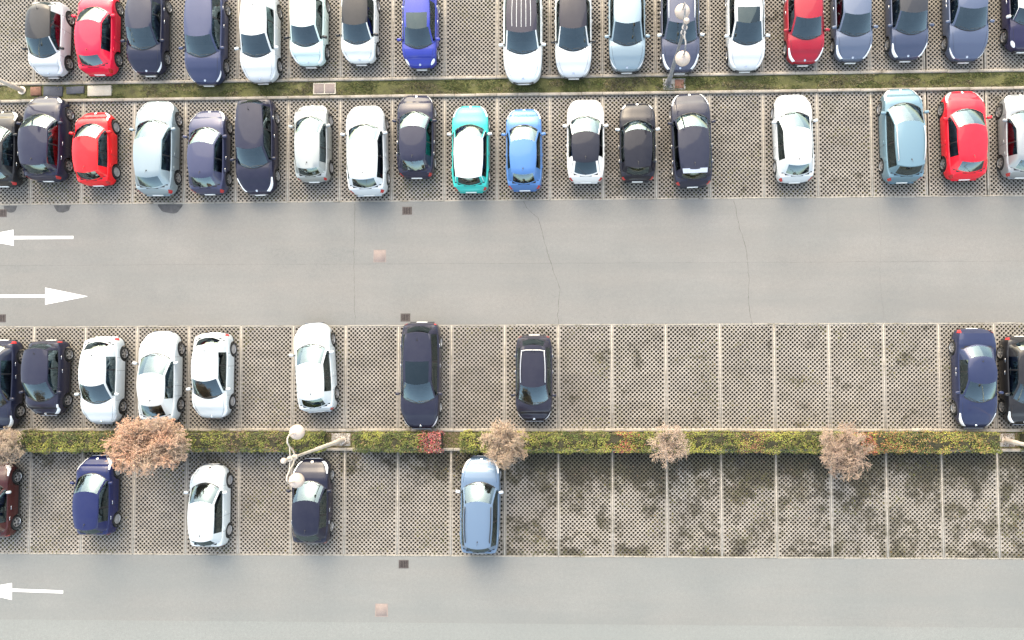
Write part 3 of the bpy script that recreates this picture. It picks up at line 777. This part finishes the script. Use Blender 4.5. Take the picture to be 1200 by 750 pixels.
    for i in range(nG - 1):
        z_, u0, u1 = G[i+1][5], G[i][6], G[i+1][6]
        if z_ == 'r' and u1 == .12: u0 = 0
        if z_ == 'b' and u1 == .10: u0 = 0
        for j in range(ncol - 1):
            for sgn in (1, -1):
                sd_ = 'L' if sgn > 0 else 'R'
                if j < 6:
                    if z_ == 'w':
                        if u1 <= .05: key = 'trim' if j < 5 else 'paint'
                        else: key = 'windshield' if j < 5 else 'paint'
                    elif z_ == 'r':
                        key = 'roof'
                        if pano == 'full' and j < 4 and .1 < u1 < .95: key = 'sunroof'
                        if pano == 'front' and j < 4 and u1 <= .45 : key = 'sunroof'
                        if pano == 'black' and j < 5: key = 'roof'
                    else:
                        if u1 <= .1: key = 'roof'
                        elif u1 <= .92: key = 'rear_window' if j < 4 else 'paint'
                        else: key = 'paint'
                else:
                    xm = (half[i][6].x + half[i+1][6].x)/2
                    if j == 6: key = 'rail'
                    elif j == 9: key = 'trim'
                    else:
                        if xm < xC or (z_ == 'w' and u1 <= .13): key = 'paint'
                        elif z_ == 'r' and u0 == .40: key = 'trim'
                        elif z_ == 'w' or (z_ == 'r' and u1 <= .40): key = 'fside' + sd_
                        else: key = 'rside' + sd_
                put(key, sgn, i, j)
    def collect(cells):
        vi = {}; VV = []; FF = []
        def vid(s, i, j):
            if j == 0: s = 1
            k = (s, i, j)
            if k not in vi:
                p = half[i][j]; vi[k] = len(VV); VV.append((p.x, p.y*s, p.z))
            return vi[k]
        for s, i, j in cells:
            q = (vid(s, i, j), vid(s, i+1, j), vid(s, i+1, j+1), vid(s, i, j+1))
            FF.append(q if s < 0 else q[::-1])
        return VV, FF
    mats = [PM, M_TRIM, M_CABIN]
    roofkeys = cls.get('roof', []); extra = [('paint', 0), ('rail', 0 if roof is None else 3), ('trim', 1)]
    if roof is None: extra.append(('roof', 0))
    else: mats.append(RM)
    merged = []
    for key, mi in extra: merged += [(c, mi) for c in cls.get(key, [])]
    vv_, ff_ = collect([c for c, _ in merged]); n0 = len(V)
    V += vv_; F += [tuple(a + n0 for a in q) for q in ff_]; MI += [m for _, m in merged]
    bd = mesh_obj('body', V, F, mats, root, MI, True, 38)
    def piece(name, key, mat):
        if key in cls and cls[key]:
            a, b_ = collect(cls[key]); return mesh_obj(name, a, b_, mat, root, None, True, 60)
    if roof is not None: piece('roof', 'roof', RM)
    piece('windshield', 'windshield', M_GLASS); piece('rear_window', 'rear_window', M_GLASSD if dark_glass else M_GLASS)
    piece('sunroof', 'sunroof', M_PANO)
    for k_ in ('fsideL', 'fsideR'): piece('side_window', k_, M_GLASS)
    for k_ in ('rsideL', 'rsideR'): piece('side_window', k_, M_GLASSD if dark_glass else M_GLASS)
    # ---- lamps as patches following the skin
    def patch(name, fn, mat, na=7, nb=5, off=.006, par=root):
        for s in (1, -1):
            P = [[fn(a/na, b_/nb) for b_ in range(nb+1)] for a in range(na+1)]
            VV = []; FF = []
            for a in range(na+1):
                for b_ in range(nb+1):
                    d1 = P[min(a+1, na)][b_] - P[max(a-1, 0)][b_]; d2 = P[a][min(b_+1, nb)] - P[a][max(b_-1, 0)]
                    n_ = d1.cross(d2).normalized() if d1.cross(d2).length > 1e-9 else Vector((0, 0, 1))
                    if n_.y < 0 or n_.z < -.3: n_ = -n_
                    p = P[a][b_] + n_*off; VV.append((p.x, s*p.y, p.z))
            for a in range(na):
                for b_ in range(nb):
                    q = (a*(nb+1)+b_, (a+1)*(nb+1)+b_, (a+1)*(nb+1)+b_+1, a*(nb+1)+b_+1); FF.append(q if s < 0 else q[::-1])
            mesh_obj(name, VV, FF, mat, par, None, True)
    if lamps == 'slant':
        patch('headlight', lambda a, b_: S(lerp(.022, .155, a), lerp(lerp(2.7, 3.6, a), lerp(5.0, 4.5, a), b_)), M_LAMP)
    elif lamps == 'slim':
        patch('headlight', lambda a, b_: S(lerp(.02, .12, a), lerp(lerp(3.3, 4.1, a), lerp(4.6, 4.55, a), b_)), M_LAMP)
    else:
        def rnd_l(a, b_):
            an = a*2*math.pi; r = .02 + .98*b_
            return S(.062 + .036*r*math.cos(an), 3.75 + 1.0*r*math.sin(an))
        patch('headlight', rnd_l, M_LAMP, 14, 3)
    patch('taillight', lambda a, b_: S(lerp(lerp(rbk, 1, .12) if kind != 'saloon' else .955, .988, a), lerp(3.3, 5.7, b_)), M_TAIL)
    # ---- shut lines of bonnet and doors
    def line(pts, wd=.011, sides=(1, -1)):
        for s in sides:
            gb = MB()
            for i in range(len(pts)-1):
                a, b_ = Vector(pts[i]), Vector(pts[i+1]); d = b_ - a
                sd = Vector((d.y, -d.x, 0)) if abs(d.z) < .05 or abs(d.x) > .02 else Vector((1, 0, 0))
                sd = sd.normalized()*wd/2 if sd.length > 1e-6 else Vector((wd/2, 0, 0))
                q = [a - sd, a + sd, b_ + sd, b_ - sd]; q = [(p.x, s*(p.y + .0015), p.z + .003) for p in q]
                gb.add(q, [(0, 1, 2, 3)])
            gb.build('panel_gap', M_TRIM, root)
    line([S(lerp(.045, fc*.98, k/8), lerp(2.55, 2.9, k/8)) for k in range(9)])
    for f in (fc + .03, lerp(rf, rr, .42), rr - .09):
        line([S(f, k) + Vector((0, .002, 0)) for k in (4.2, 4.7, 5.2, 6, 6.7, 7.3)])
    # ---- grille, bumpers, plates, badge
    g = MB()
    zg = nose - .27
    g.box(L/2 - .03, L/2 + .008, -.26*W, .26*W, zg, zg + .15); gr = g.build('grille', M_TRIM, root)
    g = MB(); g.box(L/2 - .02, L/2 + .018, -.24*W, .24*W, zg + .10, zg + .125); g.build('grille_bar', M_CHROME, gr)
    link('number_plate', rb('plate', .02, .5, .11, .004, M_PLATE, 1), root, (L/2 + .014, 0, zg - .02), (0, -.15, 0))
    link('number_plate', rb('plate', .02, .5, .11, .004, M_PLATE, 1), root, (-L/2 - .012, 0, .47), (0, .2, 0))
    q = S(.028, 0); b = MB(); b.lathe([(.055, 0), (.05, .012), (.001, .016)], 14); o = b.build('badge', M_CHROME, root, True); o.location = (q.x, 0, q.z + .002); o.rotation_euler = (0, .5, 0)
    g = MB(); g.box(-L/2 - .03, -L/2 + .05, -.31*W, .31*W, .36, .43); g.build('bumper', M_PLASTIC if sum(col) < .2 or rim == 'steel' else PM, root)
    # ---- mirrors, handles, wipers, aerial
    mc = mirror or col
    mm = paint(mc, 0)
    for s in (1, -1):
        mp = (cowl[0] - sweep - .16, s*(W/2 + .075), zc + .035)
        mo = link('mirror', rb('mirror' + str(mc), .13, .21, .13, .045, mm), root, mp, (0, 0, -s*.18))
        b = MB(); b.tube([(0, -s*.07, -.03), (-.01, -s*.17, -.05)], .025, 6); b.build('mirror_arm', M_TRIM, mo)
        for ff in (lerp(rf, rr, .36), min(rr - .12, lerp(rf, rr, .80))):
            p = S(ff, 5.25); link('door_handle', rb('handle', .17, .022, .026, .008, M_CHROME if sum(col) < .5 else PM, 1), root, (p.x, s*(p.y + .014), p.z))
    def onglass(i0, t0, i1, t1):
        a, b_ = half[i0], half[i1]
        def pt(row, t):
            s = 1 if t >= 0 else -1; t = abs(t); k = 0
            while tt[k+1] < t: k += 1
            p = row[k].lerp(row[k+1], (t - tt[k])/(tt[k+1]-tt[k])); return Vector((p.x, p.y*s, p.z))
        return pt(a, t0) + Vector((.01, 0, .014)), pt(b_, t1) + Vector((.01, 0, .014))
    for (i0, t0, i1, t1) in ((1, .62, 2, -.02), (1, -.08, 2, -.72)):
        a, b_ = onglass(i0, t0, i1, t1); m = MB(); m.tube([a, (a + b_)/2 + Vector((.0, 0, .012)), b_], .012, 5); m.build('wiper', M_TRIM, root, True)
    if wiper and kind != 'saloon':
        a, b_ = half[nG-2][0] + Vector((-.012, 0, .012)), half[nG-4][3] + Vector((-.012, -.05, .014)); m = MB(); m.tube([a, b_], .010, 5); m.build('rear_wiper', M_TRIM, root, True)
    if antenna:
        p = half[len(uw) + 6][0]; m = MB(); m.tube([(p.x, 0, p.z - .005), (p.x, 0, p.z + .02), (p.x - .03, 0, p.z + .045), (p.x - .16, 0, p.z + .10)], [.035, .022, .008, .004], 6); m.build('antenna', M_TRIM, root, True)
    if spoiler:
        p = half[len(uw) + 7]; m = MB(); y_ = p[5].y
        m.add([(p[0].x + .05, -y_, p[5].z + .05), (p[0].x + .05, y_, p[5].z + .05), (p[0].x - .16, y_*.96, p[5].z + .03), (p[0].x - .16, -y_*.96, p[5].z + .03)] +
              [(p[0].x + .05, -y_, p[5].z + .0), (p[0].x + .05, y_, p[5].z + .0), (p[0].x - .16, y_*.96, p[5].z + .0), (p[0].x - .16, -y_*.96, p[5].z + .0)],
              [(0, 3, 2, 1), (4, 5, 6, 7), (0, 1, 5, 4), (1, 2, 6, 5), (2, 3, 7, 6), (3, 0, 4, 7)])
        m.build('spoiler', M_CHROME if spoiler == 'chrome' else PM, root)
    if rails:
        rm = M_RAIL if rails != 'black' else M_TRIM
        for s in (1, -1):
            P = []
            for i in range(len(uw), len(uw) + 7):
                p = half[i][5]; P.append((p.x, s*(p.y - .01), p.z + .055))
            P = [(P[0][0] + .1, P[0][1], P[0][2] - .06)] + P + [(P[-1][0] - .1, P[-1][1], P[-1][2] - .06)]
            m = MB(); m.tube(P, .022, 6); m.build('roof_rail', rm, root, True)
        if rails == 'loop':
            p = half[len(uw) + 6][5]; m = MB(); m.tube([(p.x - .08, -p.y + .01, p.z + .05), (p.x - .12, -p.y*.6, p.z + .1), (p.x - .12, p.y*.6, p.z + .1), (p.x - .08, p.y - .01, p.z + .05)], .022, 6); m.build('roof_rail', rm, root, True)
    if ribs:
        for k in range(5):
            t = -.62 + 1.24*k/4; P = []
            for i in range(len(uw), len(uw) + 8):
                r = half[i]; s = 1 if t >= 0 else -1; j = 0
                while tt[j+1] < abs(t): j += 1
                p = r[j].lerp(r[j+1], (abs(t)-tt[j])/(tt[j+1]-tt[j])); P.append((p.x, p.y*s, p.z + .006))
            m = MB(); m.tube(P, .013, 6); m.build('roof_rib', M_RAIL, root, True)
    # ---- cabin
    b = MB(); xd = X(tub0) + .1
    b.add([(xd, -.72*W/2, zc-.05), (xd, .72*W/2, zc-.05), (xd-.38, .74*W/2, zc-.04), (xd-.38, -.74*W/2, zc-.04), (xd-.42, .74*W/2, .6), (xd-.42, -.74*W/2, .6)], [(0, 3, 2, 1), (3, 5, 4, 2)]); b.build('dashboard', M_DASH, root)
    zroof = H - .14
    for (xs, ys) in ((X(lerp(rf, rr, .28)), .36), (X(lerp(rf, rr, .28)), -.36)):
        st = link('seat', rb('cushion', .48, .48, .16, .06, M_SEAT), root, (xs + .22, ys, .58))
        link('backrest', rb('backrest', .14, .46, .60, .06, M_SEAT), st, (-.26, 0, .30), (0, -.25, 0)); link('headrest', rb('headrest', .1, .26, .17, .045, M_SEAT), st, (-.37, 0, min(.69, zroof - .68)), (0, -.2, 0))
    xs = X(lerp(rf, rr, .72)); st = link('rear_bench', rb('bench', .48, 1.16, .16, .06, M_SEAT), root, (xs + .15, 0, .58))
    link('backrest', rb('bench_back', .14, 1.14, .52, .06, M_SEAT), st, (-.3, 0, .27), (0, -.35, 0))
    m = MB(); R_ = .17
    m.tube([(R_*math.sin(a)*0, R_*math.cos(a), R_*math.sin(a)) for a in [2*math.pi*k/16 for k in range(17)]], .016, 5, caps=False); o = m.build('steering_wheel', M_TRIM, root, True); o.location = (xd - .46, .36, zc - .02); o.rotation_euler = (0, -.5, 0)
    # ---- wheels
    for f in (fw, rw):
        for s in (1, -1):
            wo = link('wheel', cached('tyre', tyre_mesh), root, (X(f), s*(W/2*wp(f) - .115), .315), (0, 0, 0 if s > 0 else math.pi))
            link('rim', cached('rim' + rim, lambda: rim_mesh(rim)), wo)
    return root

WHITE = (.50, .525, .535); BLACK = (.012, .012, .014); NAVY = (.012, .015, .035); RED_ = (.66, .012, .03)
# upper row, noses to the kerb
car(1.23, 14.39, 'd', 3.5, 'city', WHITE, 'white city car with black roof beside the red car showing its tail', roof=BLACK, mirror=BLACK, dark_glass=True)
car(3.60, 14.69, 'u', 4.0, 'hatch', (.70, .012, .045), 'bright red hatchback with its tail to the kerb beside a white black roofed car')
car(5.97, 14.71, 'd', 4.1, 'hatch', NAVY, 'blackish navy hatchback parked between the red hatchback and slate blue estate', lamps='slim')
car(8.79, 14.40, 'd', 4.5, 'estate', (.035, .045, .095), 'slate blue estate with its nose over the kerb beside an all white hatchback', metal=.3, lamps='slim')
car(11.37, 14.31, 'd', 4.2, 'hatch', WHITE, 'all white hatchback beside the slate blue estate, nose over the kerb', rot=1, lamps='slim')
car(13.70, 14.76, 'd', 3.6, 'city', (.50, .62, .60), 'pale mint small car between two white cars', mirror=BLACK)
car(16.11, 14.80, 'd', 3.5, 'city', (.62, .64, .62), 'white city car with black roof next to the bright blue small car', roof=BLACK, mirror=BLACK, dark_glass=True)
car(18.98, 14.58, 'd', 3.6, 'city', (.025, .04, .27), 'bright blue small car with dark sunroof', pano='front', lamps='round')
car(23.80, 14.27, 'd', 4.55, 'suv', (.60, .63, .63), 'white people carrier with ribbed dark roof', roof=(.018, .016, .03), ribs=True, dark_glass=True, H=1.66, lamps='slim')
car(26.14, 14.40, 'd', 4.3, 'hatch', WHITE, 'white hatchback with black glass roof beside the ribbed roof carrier', roof=(.014, .013, .022), mirror=BLACK, dark_glass=True, lamps='slim')
car(28.62, 14.59, 'd', 4.2, 'hatch', (.22, .29, .33), 'pale silver blue hatchback beside the car under the lamp', metal=.35, lamps='slim')
car(31.07, 14.67, 'd', 4.5, 'estate', (.065, .073, .11), 'slate grey estate with silver rails and white mirrors under the lamp', metal=.3, rails='silver', mirror=WHITE)
car(34.09, 14.51, 'd', 4.1, 'hatch', WHITE, 'white hatchback with black front sunroof beside the crimson car', pano='front')
car(36.78, 14.67, 'd', 3.9, 'hatch', (.27, .008, .022), 'crimson hatchback with white headlamps beside a white sunroofed car')
car(38.96, 14.81, 'd', 4.0, 'hatch', (.10, .125, .18), 'steel blue grey hatchback next to the crimson hatchback', metal=.35)
car(41.47, 14.85, 'd', 4.0, 'hatch', (.05, .065, .11), 'dull blue hatchback with blackish roof and big white headlamps', metal=.3, roof=(.022, .024, .03))
car(44.12, 15.00, 'd', 4.5, 'saloon', (.07, .092, .148), 'grey blue saloon next to the navy car with white roof', metal=.35, lamps='slim', W=1.82)
car(46.76, 15.07, 'd', 3.8, 'mini', (.018, .018, .05), 'navy small car with white roof and round headlamps', roof=WHITE, lamps='round', mirror=WHITE)
# second row
car(-.93, 9.18, 'u', 3.6, 'hatch', BLACK, 'black car at the end bay beside the white lamp post')
car(1.24, 9.62, 'u', 4.02, 'suv', (.014, .015, .035), 'dark navy tall hatchback beside the small red car, nose over the kerb', lamps='round')
car(3.61, 9.12, 'u', 3.5, 'city', (.72, .010, .016), 'small bright red city car with steel wheels beside a dark navy car', rim='steel', rot=1.5)
car(6.53, 9.14, 'u', 4.49, 'hatch', (.25, .31, .335), 'pale silver blue family hatchback next to the dull slate one', metal=.4, W=1.82)
car(9.02, 8.90, 'u', 3.98, 'hatch', (.045, .05, .095), 'dull slate blue hatchback between the silver blue car and a reversed black one', metal=.3)
car(11.28, 9.13, 'd', 4.47, 'estate', (.012, .013, .03), 'blackish estate reversed with its nose towards the lane', rot=1.5)
car(13.94, 9.27, 'u', 3.65, 'city', (.33, .35, .34), 'small silver grey car between the reversed black estate and a white car', metal=.45, rim='steel', W=1.6, H=1.45, rot=1)
car(16.52, 8.90, 'u', 4.2, 'suv', WHITE, 'white crossover with dark glass all round between silver and navy cars', rot=1.5, dark_glass=True, H=1.55)
car(18.81, 9.54, 'u', 3.9, 'hatch', (.016, .017, .036), 'dark navy hatchback touching the kerb between the white and turquoise cars', lamps='slim')
car(21.36, 8.92, 'u', 4.04, 'mini', (.010, .38, .34), 'turquoise small car with white roof', roof=(.82, .82, .82), mirror=WHITE, W=1.72)
car(23.85, 8.87, 'u', 3.83, 'hatch', (.06, .165, .38), 'sky blue hatchback beside the turquoise car', metal=.25, W=1.68, rot=.3)
car(26.69, 9.24, 'u', 3.88, 'fast', (.64, .63, .61), 'white hatchback with black roof between blue and black small cars', roof=(.016, .016, .024), W=1.74, dark_glass=True, lamps='slim')
car(29.07, 9.14, 'u', 3.64, 'mini', (.007, .007, .013), 'black boxy small car with chrome trim and round lamps', lamps='round', W=1.68, mirror=WHITE)
car(31.53, 9.21, 'u', 4.33, 'suv', (.015, .017, .033), 'dark navy off roader with silver spoiler strip', spoiler='chrome', rot=2, wiper=False)
car(36.20, 9.25, 'u', 4.09, 'hatch', WHITE, 'all white hatchback standing between two empty bays', rot=2, rim='steel')
car(41.10, 9.32, 'u', 4.32, 'mpv', (.13, .22, .27), 'blue teal people carrier with silver rails', metal=.35, rails='silver', rot=1, H=1.66)
car(43.91, 9.31, 'u', 4.08, 'hatch', (.70, .012, .028), 'bright red hatchback beside the blue teal people carrier', rot=1.3, W=1.80)
car(46.48, 9.25, 'u', 3.84, 'hatch', (.28, .30, .31), 'silver grey hatchback in the bay beside the red hatchback', metal=.5)
# third row, below the lane
car(-.73, -1.99, 'd', 4.13, 'hatch', NAVY, 'dark navy car at the row end next to the tall black car')
car(1.58, -1.68, 'd', 3.49, 'mpv', (.014, .015, .032), 'short tall black car beside a white hatchback near the orange tree', W=1.62, H=1.58)
car(4.18, -1.80, 'd', 4.03, 'hatch', (.48, .52, .535), 'white hatchback beside the short tall black car', lamps='slim')
car(6.89, -1.64, 'u', 4.2, 'fast', (.48, .52, .535), 'white car with its tail under the orange tree')
car(9.38, -1.59, 'd', 3.96, 'hatch', (.48, .52, .535), 'white hatchback with steel wheels beside the car under the orange tree', rim='steel', mirror=WHITE, W=1.70)
car(14.18, -1.22, 'u', 4.1, 'hatch', (.48, .52, .535), 'white hatchback parked askew alone with its nose at the lane', rot=4.2)
car(19.09, -1.60, 'd', 4.89, 'estate', (.012, .013, .028), 'long blackish estate with its nose at the red shrub', dark_glass=True, lamps='slim', pano='front')
car(24.30, -1.73, 'd', 3.93, 'city', (.014, .014, .026), 'dark navy hatchback with a silver roof rail loop', rails='loop', W=1.70, lamps='slim')
car(44.12, -1.77, 'd', 4.46, 'saloon', (.02, .028, .07), 'dull blue saloon next to a black car by the hedge lamp', metal=.3)
car(46.26, -1.87, 'd', 3.95, 'hatch', BLACK, 'black car beside the dull blue saloon')
# fourth row
car(-.78, -7.36, 'u', 3.4, 'hatch', (.05, .010, .010), 'dark maroon car beside the tan bare tree', mirror=WHITE)
car(4.04, -7.13, 'u', 3.63, 'city', (.008, .013, .065), 'navy blue city car with its nose under the orange tree', rim='steel')
car(9.34, -7.58, 'u', 3.74, 'city', (.48, .52, .535), 'white city car below the hedge between two empty bays', rim='steel')
car(14.09, -7.37, 'u', 3.86, 'hatch', (.008, .009, .022), 'navy hatchback beneath the pale twin globe lamp')
car(21.85, -7.51, 'u', 4.39, 'estate', (.115, .175, .255), 'silver blue estate with black rails under the rounded tan tree', metal=.3, rails='black', rot=-1, mirror=(.5, .55, .6))

SC.render.engine = 'CYCLES'
